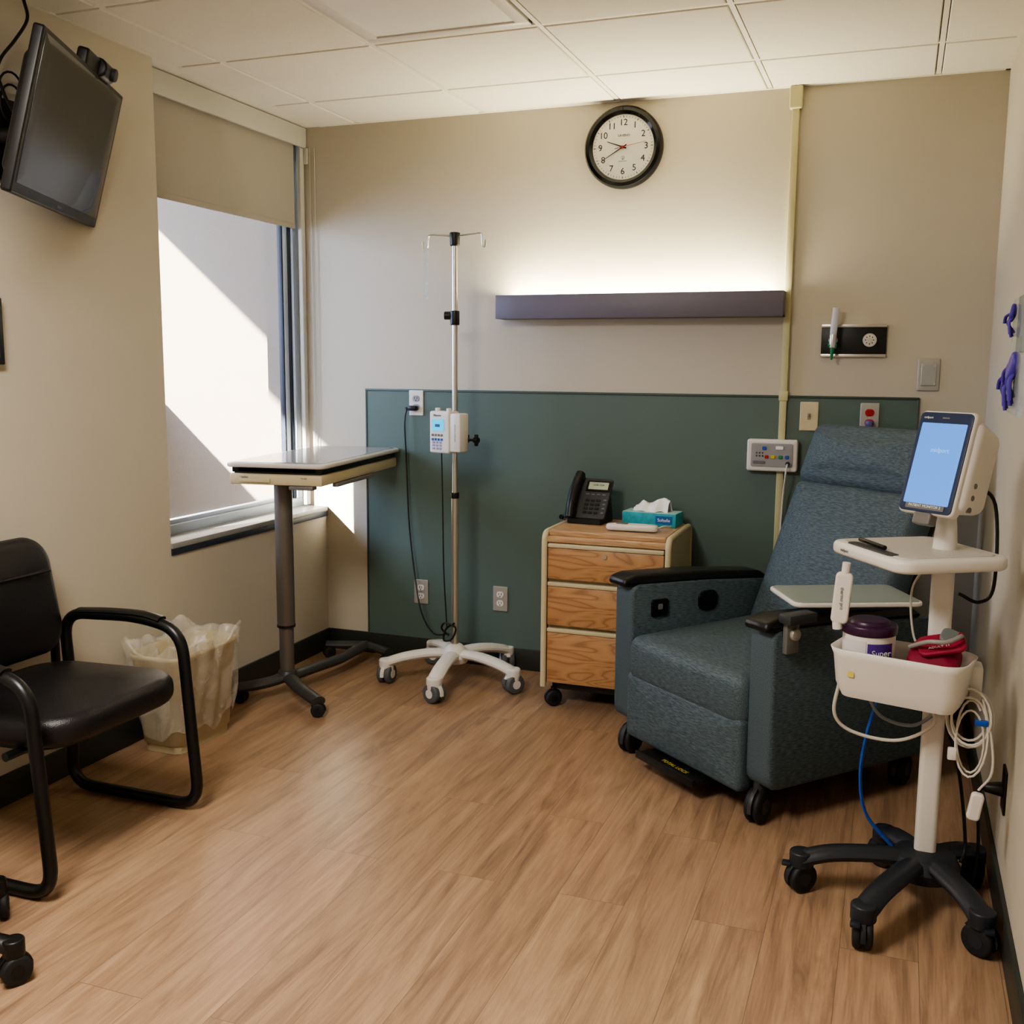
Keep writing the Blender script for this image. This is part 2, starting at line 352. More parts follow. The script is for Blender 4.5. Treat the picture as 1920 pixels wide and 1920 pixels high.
tube('pull_chain',gb,rpath([(-.05,-.012,2.37),(-.045,-.012,.85),(-.03,-.012,.85),(-.025,-.012,2.37)],.01),.0022,header_m,seg=6)
box('bracket_end',gb,(-.09,-.02,2.30),(-.06,-.003,2.372),header_m,.003)
ext=group('exterior_stucco_wall')
box('facing_wall',ext,(-9,.45,-1),(-.21,.7,7),stucco_m)
box('shade_block',ext,(-1.6,-9,-1),(-1.4,.45,1.25),stucco_m)  # unseen low block, added to cast shade on the lower facing wall
box('eave_slab',ext,(-1.86,-9,2.6),(-.21,.45,2.8),stucco_m)
box('ground_slab',ext,(-9,-9,-1.1),(-.21,.45,.2),conc_m)
box('outer_reveal',ext,(-.3,-.02,-.5),(-.2,.45,2.6),stucco_m)

# ================================================================== HEADWALL LIGHT
g=group('wall_uplight_fixture')
x0,x1,z0,z1=.915,2.125,1.583,1.683
box('front_face',g,(x0,-.108,z0),(x1,-.1,z1),fix_m,.002); box('bottom_face',g,(x0,-.104,z0),(x1,0,z0+.006),fix_m,.001)
box('end_left',g,(x0,-.104,z0),(x0+.006,0,z1),fix_m,.001); box('end_right',g,(x1-.006,-.104,z0),(x1,0,z1),fix_m,.001)
cyl('tube_lamp',g,(x0+.03,-.05,z1-.045),(x1-.03,-.05,z1-.045),.013,lamp_m)
def area(name,loc,rot,sx,sy,power,col):
    l=bpy.data.lights.new(name,'AREA'); l.shape='RECTANGLE'; l.size=sx; l.size_y=sy; l.energy=power; l.color=col
    o=bpy.data.objects.new(name,l); COL.objects.link(o); o.location=loc; o.rotation_euler=rot; return o
area('uplight_lamp',(1.52,-.052,z1-.02),(pi,0,0),1.12,.06,25,(1,.90,.62))
area('added_fill_lamp',(1.115,-3.46,H-.01),(0,0,0),.5,1.1,88,(1,.94,.86))  # added fill light behind the camera, brightens the room
# ================================================================== CLOCK
g=group('wall_clock',(1.447,0,2.278)); R=.165
lathe('bezel',g,[(0,0),(R-.01,0),(R,.008),(R,.03),(R-.008,.043),(R-.022,.046),(R-.034,.038),(R-.036,.03),(0,.03)],(0,0,0),blackg_m,FR,64)
cyl('face',g,(0,-.028,0),(0,-.0315,0),R-.035,clockf_m,seg=64)
for n in range(1,13):
    a=pi/2-n*pi/6; text('numeral_%d'%n,g,str(n),.036,(.097*math.cos(a),-.032,.097*math.sin(a)),FR,ink_m)
for k in range(60):
    a=pi/2-k*pi/30; r0=.121; l=.006 if k%5 else .008; w=.0006 if k%5 else .0012
    box('tick_%d'%k,g,(-w+(r0)*math.cos(a),-.0326,-l/2+r0*math.sin(a)),(w+r0*math.cos(a),-.0316,l/2+r0*math.sin(a)),ink_m,rot=(0,-(a-pi/2),0))
def hand(n,ang,L,tail,w,m,y):
    a=pi/2-math.radians(ang); d=Vector((math.cos(a),0,math.sin(a))); s=Vector((-d.z,0,d.x))
    P=[-d*tail+s*w,-d*tail-s*w,d*L-s*w*.35,d*L+s*w*.35]; vs=[p+Vector((0,y,0)) for p in P]+[p+Vector((0,y-.001,0)) for p in P]
    me=bpy.data.meshes.new(n); me.from_pydata(vs,[],[(0,1,2,3),(7,6,5,4),(0,4,5,1),(1,5,6,2),(2,6,7,3),(3,7,4,0)]); obj(n,g,me,m=m,smooth=False)
hand('hour_hand',290,.072,.015,.0028,ink_m,-.034); hand('minute_hand',240,.104,.018,.0022,ink_m,-.036); hand('second_hand',80,.098,.034,.0012,red_m,-.038)
cyl('hub',g,(0,-.033,0),(0,-.041,0),.005,red_m); text('maker_name',g,'LAVENO',.013,(0.003,-.032,.046),FR,ink_m)
cyl('signal_ring',g,(0,-.0315,-.042),(0,-.0322,-.042),.007,gink_m); cyl('signal_ring_in',g,(0,-.032,-.042),(0,-.0325,-.042),.0055,clockf_m); box('signal_mast',g,(-.0008,-.033,-.052),(.0008,-.032,-.04),gink_m)
text('signal_text',g,'RADIO CONTROL',.0045,(0,-.032,-.056),FR,gink_m)
# ================================================================== CONDUIT
g=group('wall_conduit_raceway')
box('raceway',g,(2.118,-.024,.3),(2.146,0,2.42),ivory_m,.003); pillow('ceiling_boot',g,.05,.085,.035,.008,.005,(2.132,-.0185,2.422),FR,ivory_m)
box('coupling',g,(2.114,-.027,1.25),(2.15,0,1.29),ivory_m,.003)
# ================================================================== WALL PLATES
def plate(name,x,z,pm,kind='outlet',rm=None,y=-.01):
    g=group(name,(x,y,z)); pillow('plate',g,.072,.116,.006,.004,.003,(0,-.003,0),FR,pm)
    rm=rm or white_m
    if kind=='outlet':
        for k,dz in enumerate((.02,-.02)):
            pillow('receptacle_%d'%(k+1),g,.034,.028,.004,.012,.001,(0,-.007,dz),FR,rm)
            for n,dx in enumerate((-.006,.006)): box('slot_%d_%d'%(k+1,n+1),g,(dx-.0012,-.0096,dz-.002),(dx+.0012,-.0089,dz+.008),black_m)
            cyl('ground_%d'%(k+1),g,(0,-.0089,dz-.008),(0,-.0096,dz-.008),.0026,black_m)
        cyl('screw',g,(0,-.005,0),(0,-.0075,0),.003,steel_m)
    else:
        box('switch_frame',g,(-.006,-.008,-.013),(.006,-.005,.013),rm,.001); box('toggle',g,(-.004,-.018,-.002),(.004,-.006,.009),rm,.002,rot=(.4,0,0))
        for k,dz in enumerate((.03,-.03)): cyl('screw_%d'%(k+1),g,(0,-.005,dz),(0,-.0075,dz),.0028,steel_m)
    return g
g1=plate('electrical_outlet',.49,1.21,white_m,'outlet',mat('outlet_grey','#8A8C92',.4)); box('plug',g1,(-.03,-.04,-.035),(.012,-.009,-.012),black_m,.006); box('plug_strain',g1,(-.045,-.032,-.03),(-.028,-.018,-.018),black_m,.004)
plate('electrical_outlet.001',.51,.325,plate_m,'outlet',white_m); plate('electrical_outlet.002',.91,.325,plate_m,'outlet',white_m)
plate('light_switch',2.235,1.19,offw_m,'switch',mat('switch_insert','#8F8A78',.4))
g2=plate('emergency_outlet',2.465,1.19,plate_m,'outlet',red_m); box('plug',g2,(-.014,-.045,-.038),(.014,-.009,-.01),mat('plug_lilac','#5A5890',.4),.006)
tube('power_cord',g2,smoothp([(0,-.04,-.03),(0,-.05,-.08),(.01,-.03,-.2),(.0,-.03,-.5)]),.004,cable_w)
g=group('blank_junction_box',(2.672,0,1.36)); pillow('plate',g,.08,.125,.006,.004,.003,(0,-.003,0),FR,plate_m); pillow('recess',g,.055,.085,.004,.003,.001,(0,-.007,0),FR,alu_m)
for k,(dx,dz) in enumerate(((-.022,.035),(.022,-.035),(.022,.035))): cyl('screw_%d'%k,g,(dx,-.007,dz),(dx,-.012,dz),.004,steel_m)
g=group('electrical_outlet.003',(XR,-1.51,.31)); pillow('plate',g,.072,.116,.006,.004,.003,(-.003,0,0),(pi/2,0,-pi/2),black_m)
cyl('plug',g,(-.005,0,0),(-.05,0,0),.02,black_m,r2=.012,bev=.003); tube('cord',g,smoothp([(-.05,0,0),(-.06,.01,-.03),(-.05,.03,-.2),(-.06,.02,-.29)]),.0045,cable_b)
g=group('light_switch.001',(0,-2.0,.93)); pillow('plate',g,.072,.116,.006,.004,.003,(.003,0,0),(pi/2,0,pi/2),white_m); box('toggle',g,(.004,-.004,-.008),(.014,.004,.008),white_m,.001)
g=group('picture_frame',(0,-2.16,1.475)); box('frame',g,(0,-.255,-.1),(.025,.255,.1),black_m,.004); box('print',g,(.024,-.235,-.08),(.0265,.235,.08),mat('framed_print','#5C6670',.4,var=.3,vscale=8))
g=group('oxygen_outlet_station',(2.39,0,1.49))
box('backplate',g,(-.122,-.012,-.063),(.122,0,.063),black_m,.002); box('rail_top',g,(-.122,-.016,.052),(.122,0,.064),steel_m,.001); box('rail_bottom',g,(-.122,-.016,-.064),(.122,0,-.052),steel_m,.001)
cyl('vacuum_port_ring',g,(.06,-.012,.002),(.06,-.024,.002),.026,steel_m); cyl('vacuum_port',g,(.06,-.02,.002),(.06,-.027,.002),.021,white_m); cyl('port_center',g,(.06,-.025,.002),(.06,-.032,.002),.009,steel_m)
for k in range(8):
    a=k*pi/4; cyl('port_mark_%d'%k,g,(.06+.015*math.cos(a),-.0265,.002+.015*math.sin(a)),(.06+.015*math.cos(a),-.028,.002+.015*math.sin(a)),.0024,black_m,seg=8)
cyl('oxygen_port',g,(-.075,-.01,0),(-.075,-.055,0),.017,steel_m,bev=.003); cyl('flowmeter_body',g,(-.075,-.062,-.03),(-.075,-.062,.025),.014,steel_m,bev=.003)
cyl('flowmeter_tube',g,(-.075,-.062,.02),(-.068,-.062,.125),.0135,mat('flow_tube','#D4D8E2',.15,alpha=.75)); cyl('flow_scale',g,(-.0745,-.064,.03),(-.069,-.064,.11),.006,white_m)
cyl('oxygen_knob',g,(-.092,-.062,-.02),(-.06,-.062,-.02),.011,greenp_m); cyl('nipple',g,(-.075,-.062,-.03),(-.078,-.062,-.075),.009,greenp_m,r2=.004)
g=group('nurse_call_station',(2.10,-.01,1.03)); pillow('housing',g,.2,.13,.045,.01,.008,(0,-.022,0),FR,white_m); pillow('inset',g,.165,.095,.004,.008,.001,(0,-.046,.002),FR,mat('panel_grey','#8F8E90',.4))
for k,(dx,dz,m,w) in enumerate(((-.03,.03,blue_m,.016),(.03,.032,wink_m,.03),(-.02,-.005,red_m,.014),(.005,-.005,yellow_m,.016),(.035,-.005,greenp_m,.016),(.06,-.005,blue_m,.014))):
    pillow('button_%d'%k,g,w,.014,.005,.003,.001,(dx,-.05,dz),FR,m)
pillow('speaker_grill',g,.05,.012,.003,.005,.001,(-.05,-.049,-.028),FR,gink_m)
for k in range(6): cyl('socket_%d'%k,g,(-.06+.012*(k%3),-.047,.01-.012*(k//3)),(-.06+.012*(k%3),-.05,.01-.012*(k//3)),.003,black_m,seg=10)
cyl('jack',g,(.065,-.045,-.03),(.065,-.07,-.03),.008,black_m); tube('call_cord',g,smoothp([(.065,-.07,-.03),(.06,-.08,-.08),(.05,-.05,-.2),(.04,-.04,-.5)]),.004,cable_w)

# ================================================================== NIGHTSTAND
NZ=.725
g=group('bedside_cabinet',(1.52,-.24,0)); w=.262; d=.21
box('carcass',g,(-w+.02,-d+.02,.1),(w-.02,d-.005,NZ-.02),offw_m,.004)
for s,n in ((-1,'left'),(1,'right')):
    xx=s*(w-.011); tube('side_frame_'+n,g,rpath([(xx,-d-.004,.085),(xx,-d-.004,NZ-.004),(xx,d,NZ-.004),(xx,d,.085)],.04),.0125,offw_m,seg=12)
    box('side_panel_'+n,g,(xx-.006,-d+.01,.1),(xx+.006,d-.01,NZ-.01),offw_m)
pillow('top',g,2*w-.045,2*d-.03,.022,.01,.005,(0,-.004,NZ-.006),(0,0,0),oakt_m)
box('top_edge_strip',g,(-w+.02,-d-.004,NZ-.042),(w-.02,-d+.02,NZ-.016),oakt_m,.004)
for n,z0,z1 in (('drawer_1',.535,.662),('drawer_2',.345,.505),('drawer_3',.105,.315)):
    box(n,g,(-w+.026,-d-.008,z0),(w-.026,-d+.02,z1),oak_m,.004)
    box(n+'_pull',g,(-w+.026,-d-.012,z1+.001),(w-.026,-d+.01,z1+.018),offw_m,.004)
cyl('lock',g,(.0,-d-.008,.64),(.0,-d-.014,.64),.009,steel_m); box('plinth',g,(-w+.04,-d+.03,.07),(w-.04,d-.02,.1),black_m)
for k,(x,y) in enumerate(((-.215,-.19),(.215,-.19),(-.215,.17),(.215,.17))): caster(g,'c%d'%k,x,y,.034,rubber_m,black_m,ang=.7,w=.02,top=.08)
g=group('desk_phone',(1.375,-.155,NZ+.0065),-.1)
tilt=math.radians(56)
def onph(x,s,h): return (x,-.07+s*math.cos(tilt)-h*math.sin(tilt),.015+s*math.sin(tilt)+h*math.cos(tilt))
PR=(tilt,0,0)
prism('foot',g,[(-.085,0),(.06,0),(.06,.02),(.035,.11),(.02,.115),(-.06,.03),(-.085,.02)],.15,(0,0,0),(pi/2,0,pi/2),black_m,.003)
pillow('face',g,.175,.19,.016,.012,.005,onph(0,.098,.004),PR,dgrey_m)
pillow('screen_bezel',g,.11,.052,.006,.005,.002,onph(.03,.155,.012),PR,blackg_m); pillow('screen',g,.088,.034,.004,.002,.001,onph(.03,.155,.015),PR,plcd_m)
text('screen_text',g,'12:40 1234',.011,onph(.03,.158,.0175),PR,ink_m)
for r in range(4):
    for c in range(3): pillow('key_%d_%d'%(r,c),g,.018,.011,.005,.003,.002,onph(-.005+c*.024,.03+r*.019,.013),PR,black_m)
for r in range(4): pillow('func_key_%d'%r,g,.014,.008,.005,.002,.002,onph(.073,.03+r*.02,.013),PR,gink_m)
for c in range(4): pillow('soft_key_%d'%c,g,.017,.006,.005,.002,.002,onph(-.01+c*.024,.115,.013),PR,gink_m)
ph=smoothp([onph(-.062,.0,.02),onph(-.062,.05,.036),onph(-.062,.1,.04),onph(-.062,.15,.036),onph(-.062,.205,.02)]); tube('handset',g,ph,.021,black_m,seg=14)
pillow('handset_ear',g,.048,.05,.03,.02,.012,onph(-.062,.185,.02),PR,black_m); pillow('handset_mouth',g,.048,.05,.03,.02,.012,onph(-.062,.02,.02),PR,black_m)
pts=[]
for k in range(120):
    t=k/119; a=t*2*pi*14; pts.append((-.09-.05*math.sin(t*pi),-.06+.11*t+.006*math.cos(a),.012+.006*math.sin(a)))
tube('coiled_cord',g,pts,.002,cable_b,seg=6)
g=group('tissue_box',(1.635,-.135,NZ+.0065),-.08); box('carton',g,(-.115,-.055,0),(.115,.055,.055),teal_m,.002)
box('carton_top',g,(-.113,-.053,.0545),(.113,.053,.0562),mat('carton_top_print','#A9CDD0',.5,var=.2,vscale=40))
box('label_patch',g,(.03,-.0565,.012),(.10,-.0545,.045),mat('label_blue','#1A5A9A',.5),0); text('brand',g,'Softelle',.018,(.065,-.0575,.028),FR,wink_m)
def crump(name,parent,loc,m):
    n=16; vs=[];fs=[]
    for i in range(n+1):
        for j in range(n+1):
            u=i/n; v=j/n-.5
            top=.018+.055*(u**1.5)*(1-max(0,u-.85)*3)+.02*math.exp(-((u-.25)/.12)**2)
            hh=top*(1-abs(v*2)**1.5)
            vs.append((-.075+.15*u+.012*v, v*.07*(.5+.5*math.sin(u*pi))+.006*math.sin(u*17), .056+hh+.004*math.sin(v*16+u*12)))
    for i in range(n):
        for j in range(n): a=i*(n+1)+j; fs.append((a,a+1,a+n+2,a+n+1))
    me=bpy.data.meshes.new(name); me.from_pydata(vs,[],fs); obj(name,parent,me,loc,(0,0,0),m,angle=180)
crump('tissue',g,(.0,0,0),tissue_m)
g=group('bed_remote_control',(1.60,-.345,NZ+.0085),.06); pillow('body',g,.21,.052,.026,.024,.01,(0,0,.013),(0,0,0),white_m,crown=.004)
pillow('keypad',g,.05,.03,.003,.008,.001,(-.04,0,.029),(0,0,0),grey_m); tube('cord',g,smoothp([(.1,0,.012),(.12,.03,.018),(.135,.07,.012),(.137,.11,.008)]),.004,cable_w)

# ================================================================== IV POLE
g=group('iv_pole',(.80,-.28,0))
arm_m=white_m
lathe('base_hub',g,[(0,.09),(.055,.09),(.065,.115),(.055,.145),(.03,.168),(.02,.172),(0,.172)],(0,0,0),arm_m)
for k in range(5):
    a=math.radians(205+72*k); d=Vector((math.cos(a),math.sin(a),0)); R_=.30
    tube('base_arm_%d'%k,g,smoothp([Vector((0,0,.125)),d*.1+Vector((0,0,.13)),d*.2+Vector((0,0,.118)),d*(R_-.03)+Vector((0,0,.1)),d*R_+Vector((0,0,.088))],5),.034,arm_m,seg=14,flat=.62)
    e=d*R_; cyl('end_cap_%d'%k,g,e+Vector((0,0,.055)),e+Vector((0,0,.108)),.033,arm_m,bev=.008)
    caster(g,'c%d'%k,e.x,e.y,.042,gwheel_m,arm_m,ang=a+1.1,w=.032)
cyl('pole_lower',g,(0,0,.15),(0,0,.83),.0155,steel_m); cyl('pole_collar',g,(0,0,.815),(0,0,.84),.0185,black_m,bev=.002); cyl('pole_upper',g,(0,0,.82),(0,0,1.9),.0115,steel_m)
cyl('height_clamp',g,(0,0,1.55),(0,0,1.61),.02,black_m,bev=.004); cyl('height_knob',g,(-.015,0,1.59),(-.045,-.01,1.59),.017,black_m,bev=.004)
cyl('top_cap',g,(0,0,1.875),(0,0,1.93),.02,black_m,bev=.004,r2=.022)
for s,n in ((-1,'left'),(1,'right')):
    tube('hook_arm_'+n,g,rpath([(0,0,1.915),(s*.12,0,1.925),(s*.125,-.0,1.87),(s*.14,-.01,1.865),(s*.142,-.01,1.895)],.012),.0035,steel_m,seg=8)
box('hanging_tag',g,(-.137,-.012,1.66),(-.118,-.009,1.87),glassc_m)
def pw(x,y,z): return (x-.80,y+.28,z)
tube('power_cord',g,smoothp([pw(.452,-.035,1.185),pw(.448,-.05,1.12),pw(.455,-.05,.95),pw(.47,-.055,.65),pw(.52,-.09,.38),pw(.58,-.15,.25),pw(.67,-.22,.19),pw(.77,-.28,.21)]),.0038,cable_b,seg=8)
tube('pump_lead',g,smoothp([pw(.755,-.32,1.02),pw(.76,-.32,.8),pw(.765,-.32,.5),pw(.775,-.31,.24)]),.003,cable_b,seg=8)
tube('cord_loop',g,smoothp([(-.02,-.02,.21),(-.05,-.03,.24),(-.03,-.04,.27),(.015,-.03,.25),(.0,-.035,.2),(-.04,-.03,.19),(-.03,-.03,.24),(.01,-.03,.27)]),.0045,cable_b,seg=8)
gp=group('infusion_pump',(.805,-.362,1.105),-.25)
pillow('case',gp,.105,.175,.07,.008,.007,(-.02,0,0),FR,white_m); box('side_module',gp,(.03,-.03,-.08),(.085,.03,.08),white_m,.006)
box('lcd',gp,(-.058,-.0375,.005),(.005,-.034,.055),lcd_m); box('lcd_text',gp,(-.04,-.0382,.022),(-.015,-.0372,.034),lcdd_m)
text('brand',gp,'Menow',.013,(-.03,-.0362,.07),FR,ink_m)
for r in range(2):
    for c in range(4): pillow('key_%d_%d'%(r,c),gp,.011,.01,.003,.002,.001,(-.055+c*.016,-.036,-.012-r*.018),FR,gink_m if r==0 else blue_m)
for r in range(3):
    for c in range(3): pillow('numkey_%d_%d'%(r,c),gp,.012,.009,.003,.002,.001,(-.05+c*.018,-.036,-.042-r*.013),FR,mat('key_lilac','#8F90B8',.5))
text('side_label',gp,'INFUSION SYSTEM',.009,(.06,-.0305,0),(pi/2,-pi/2,0),gink_m)
for k in range(2): cyl('top_knob_%d'%k,gp,(-.055+.06*k,-.0,.085),(-.055+.06*k,-.0,.1),.011,white_m,bev=.003)
cyl('clamp_screw',gp,(.08,.03,-.03),(.12,.03,-.03),.006,black_m); cyl('clamp_knob',gp,(.115,.03,-.03),(.135,.03,-.03),.012,black_m)
box('clamp_lever',gp,(.118,.022,-.055),(.132,.038,-.005),black_m,.005); box('pole_clamp',gp,(-.03,.03,-.045),(.07,.058,-.01),black_m,.004)

# ================================================================== OVERBED TABLE
th=.13
g=group('overbed_table',(.26,-.485,0),th)
pillow('top',g,.42,.90,.018,.04,.007,(0,0,.992),(0,0,0),tabtop_m)
pillow('top_inlay',g,.38,.86,.002,.03,.0005,(0,0,1.0015),(0,0,0),mat('table_inlay','#9A9896',.22,var=.02,coat=.4))
box('under_rail_left',g,(-.19,-.42,.962),(-.16,.42,.984),black_m,.003); box('under_rail_right',g,(.16,-.42,.962),(.19,.42,.984),black_m,.003)
box('drawer_tray',g,(-.195,-.435,.915),(.195,.43,.958),offw_m,.008); box('tray_gap',g,(-.18,-.42,.955),(.18,.42,.965),black_m)
box('catch',g,(-.15,-.442,.925),(-.02,-.43,.94),offw_m,.002); text('label',g,'Halden',.012,(-.13,-.4365,.945),FR,gink_m); text('label_b',g,'TM-200',.008,(.12,-.4365,.945),FR,gink_m)
box('release_handle',g,(.06,-.445,.9),(.16,-.40,.915),grey_m,.004); box('release_handle_side',g,(.18,-.30,.9),(.205,.1,.915),grey_m,.004)
cx,cy=-.07,-.22
cyl('column_outer',g,(cx,cy,.30),(cx,cy,.92),.037,dmet_m,seg=32,bev=.003); cyl('column_inner',g,(cx,cy,.1),(cx,cy,.34),.030,dmet_m,seg=32); cyl('column_ring',g,(cx,cy,.295),(cx,cy,.305),.0385,black_m,seg=32)
cyl('column_foot',g,(cx,cy,.07),(cx,cy,.11),.05,dbase_m,r2=.035,bev=.004)
tube('base_rail',g,rpath([(cx,cy,.075),(.03,.1,.07),(.06,.36,.07)],.05),.03,dbase_m,seg=12,flat=.7)
tube('front_leg_left',g,rpath([(cx,cy,.08),(-.12,-.3,.072),(-.22,-.37,.062)],.05),.03,dbase_m,seg=12,flat=.7)
tube('front_leg_right',g,rpath([(cx,cy,.08),(.04,-.34,.072),(.17,-.45,.062)],.05),.03,dbase_m,seg=12,flat=.7)
tube('rear_bar',g,rpath([(-.13,.34,.065),(.06,.36,.07),(.2,.28,.065)],.04),.026,dbase_m,seg=12,flat=.7)
for k,(x,y) in enumerate(((-.21,-.365),(.165,-.445),(-.12,.34),(.19,.285))): caster(g,'c%d'%k,x,y,.028,rubber_m,black_m,ang=.3*k,w=.022)

# ================================================================== TRASH CAN
def loft(name,parent,levels,m,loc=(0,0,0),n=6,close=True,fn=None):
    vs=[];fs=[]; c=None
    for (w,h,R_,z,cx_,cy_) in levels:
        pts=rrect(w,h,R_,n); c=len(pts)
        for k,(x,y) in enumerate(pts):
            p=(x+cx_,y+cy_,z); vs.append(fn(k,c,*p) if fn else p)
    for i in range(len(levels)-1):
        for k in range(c): l=(k+1)%c; fs.append((i*c+k,i*c+l,(i+1)*c+l,(i+1)*c+k))
    if close: fs.append(tuple(range(c))[::-1])
    me=bpy.data.meshes.new(name); me.from_pydata(vs,[],fs); o=obj(name,parent,me,loc,(0,0,0),m,angle=60); return o
g=group('trash_can',(.165,-1.30,0),0)
b=loft('bin',g,[(.17,.30,.04,.001,0,0),(.175,.305,.05,.03,0,0),(.185,.32,.05,.035,0,0),(.215,.37,.05,.34,0,0),(.23,.385,.055,.35,0,0),(.23,.385,.055,.365,0,0)],bin_m)
md=b.modifiers.new('t','SOLIDIFY'); md.thickness=.004
def resamp(w,h,R_,N):
    P=rrect(w,h,R_,12); P=P+[P[0]]; L=[0]
    for i in range(len(P)-1): L.append(L[-1]+math.dist(P[i],P[i+1]))
    out=[];j=0
    for k in range(N):
        s=L[-1]*k/N
        while L[j+1]<s: j+=1
        t=(s-L[j])/max(1e-9,L[j+1]-L[j]); out.append((P[j][0]*(1-t)+P[j+1][0]*t,P[j][1]*(1-t)+P[j+1][1]*t))
    return out
def bag():
    N=160; vs=[];fs=[]
    lv=[(.205,.345,.075,.004,.0),(.222,.37,.14,.006,.8),(.235,.388,.20,.006,1.7),(.245,.398,.27,.005,2.6),(.25,.405,.33,.004,3.2),(.26,.415,.37,.006,3.6),(.275,.43,.402,.010,4.),(.25,.40,.398,.007,4.3),(.21,.35,.35,.005,4.7),(.18,.30,.26,.010,5.2),(.13,.24,.16,.012,5.8),(.05,.1,.08,.008,6.)]
    for (w,h,z,am,ph) in lv:
        for k,(x,y) in enumerate(resamp(w,h,.06,N)):
            a=2*pi*k/N; L=math.hypot(x,y)+1e-6
            f=am*(.9*math.sin(a*9+ph)+.7*math.sin(a*14-ph*1.3)+.5*math.sin(a*5+ph*.6))
            zz=z+(.016*math.sin(a*4+1)+.012*math.sin(a*7+2)+.005*math.sin(a*13))*(1.2 if z>.36 else (1 if z<.1 and am<.006 else .3))
            vs.append((x+x/L*f,y+y/L*f,max(zz,.03)))
    for i in range(len(lv)-1):
        for k in range(N): l=(k+1)%N; fs.append((i*N+k,i*N+l,(i+1)*N+l,(i+1)*N+k))
    me=bpy.data.meshes.new('liner_bag'); me.from_pydata(vs,[],fs); o=obj('liner_bag',g,me,m=trans_m,angle=180); s=o.modifiers.new('s','SUBSURF'); s.render_levels=1; s.levels=1
bag()

# ================================================================== BLACK ARMCHAIR
g=group('guest_armchair',(.335,-2.105,0))
for s,n in ((1,'far'),(-1,'near')):
    y=s*.298
    pts=rpath([(-.235,y,.019),(.265,y,.019),(.22,y,.575),(.06,y,.605),(-.235,y,.59),(-.215,y,.3)],.085,closed=True,n=8)
    tube('sled_frame_'+n,g,pts,.018,frame_m,closed=True,seg=14)
    tube('arm_pad_'+n,g,smoothp([(-.17,y,.603),(-.05,y,.612),(.08,y,.614),(.15,y,.603)],6),.02,black_m,seg=12,flat=.5)
cyl('cross_tube_front',g,(.12,-.29,.37),(.12,.29,.37),.012,frame_m); cyl('cross_tube_rear',g,(-.2,-.29,.37),(-.2,.29,.37),.012,frame_m)
pillow('seat',g,.54,.53,.085,.13,.035,(.01,0,.42),(0,-.03,0),leather_m,crown=.022,n=10)
pillow('seat_pan',g,.44,.46,.02,.1,.005,(0,0,.373),(0,-.03,0),black_m)
pillow('backrest',g,.52,.36,.06,.09,.028,(-.235,0,.67),(pi/2,0,pi/2),leather_m,crown=.02,n=10,fn=lambda x,y,z:(x,y,z-(y+.18)*.18+.03))
pillow('backrest_piping',g,.44,.010,.02,.005,.005,(-.205,0,.745),(pi/2,0,pi/2),leather_m)
for s in (-1,1): box('back_bracket_%d'%(s+1),g,(-.235,s*.245-.012,.35),(-.215,s*.245+.012,.62),frame_m,.004)

g=group('rolling_stool',(.52,-2.78,0))
for k in range(5):
    a=math.radians(17+72*k); d=Vector((math.cos(a),math.sin(a),0)); e=d*.27
    tube('leg_%d'%k,g,[Vector((0,0,.12)),d*.12+Vector((0,0,.12)),e+Vector((0,0,.085))],.024,black_m,seg=12,flat=.8)
    cyl('leg_end_%d'%k,g,e+Vector((0,0,.06)),e+Vector((0,0,.105)),.024,black_m,bev=.005); caster(g,'c%d'%k,e.x,e.y,.034,rubber_m,black_m,ang=a+.8,w=.026)
cyl('gas_lift',g,(0,0,.1),(0,0,.44),.025,black_m); cyl('hub',g,(0,0,.08),(0,0,.16),.04,black_m,bev=.005)
lathe('seat',g,[(0,.43),(.14,.43),(.165,.445),(.17,.47),(.16,.495),(.12,.508),(0,.512)],(0,0,0),leather_m)

# ================================================================== TV
yaw,tl=.45,-.255
g=group('wall_mounted_tv',(.22,-1.79,2.043),0)
nrm=Vector((math.cos(yaw)*math.cos(tl),math.sin(yaw)*math.cos(tl),math.sin(tl))); r=Vector((-math.sin(yaw),math.cos(yaw),0)); u=nrm.cross(r)
q=Matrix((( r.x,u.x,nrm.x),(r.y,u.y,nrm.y),(r.z,u.z,nrm.z))).to_euler()
def tvp(a,b_,c): return r*a+u*b_+nrm*c
pillow('bezel',g,.74,.44,.03,.008,.006,tvp(0,0,-.015),q,black_m); pillow('back_shell',g,.60,.34,.05,.03,.02,tvp(0,0,-.045),q,black_m)
pillow('screen',g,.70,.395,.004,.002,.001,tvp(0,.008,.0),q,tvscr_m); pillow('logo_mark',g,.03,.006,.002,.001,.0005,tvp(0,-.205,.002),q,gink_m)
pillow('mount_plate',g,.2,.2,.02,.01,.004,tvp(0,0,-.075),q,black_m)
a0=tvp(0,0,-.08); tube('mount_arm',g,[a0,Vector((-.17,-.10,.0)),Vector((-.205,-.10,.0))],.022,black_m,seg=12)
box('wall_bracket',g,(-.22,-.16,-.12),(-.2,-.0,.12),black_m,.004)
pillow('webcam_base',g,.15,.06,.035,.01,.008,tvp(.06,.235,-.02),q,black_m); cyl('webcam_body',g,tvp(.10,.24,-.01),tvp(.20,.24,-.01),.03,black_m,bev=.008); cyl('webcam_lens',g,tvp(.165,.24,.0),tvp(.165,.24,.03),.02,dgrey_m,bev=.004)
tube('cable_1',g,smoothp([Vector((-.17,.01,.415)),Vector((-.165,.015,.36)),Vector((-.17,-.03,.29)),Vector((-.17,-.09,.22)),Vector((-.17,-.12,.15))]),.005,cable_b,seg=8)
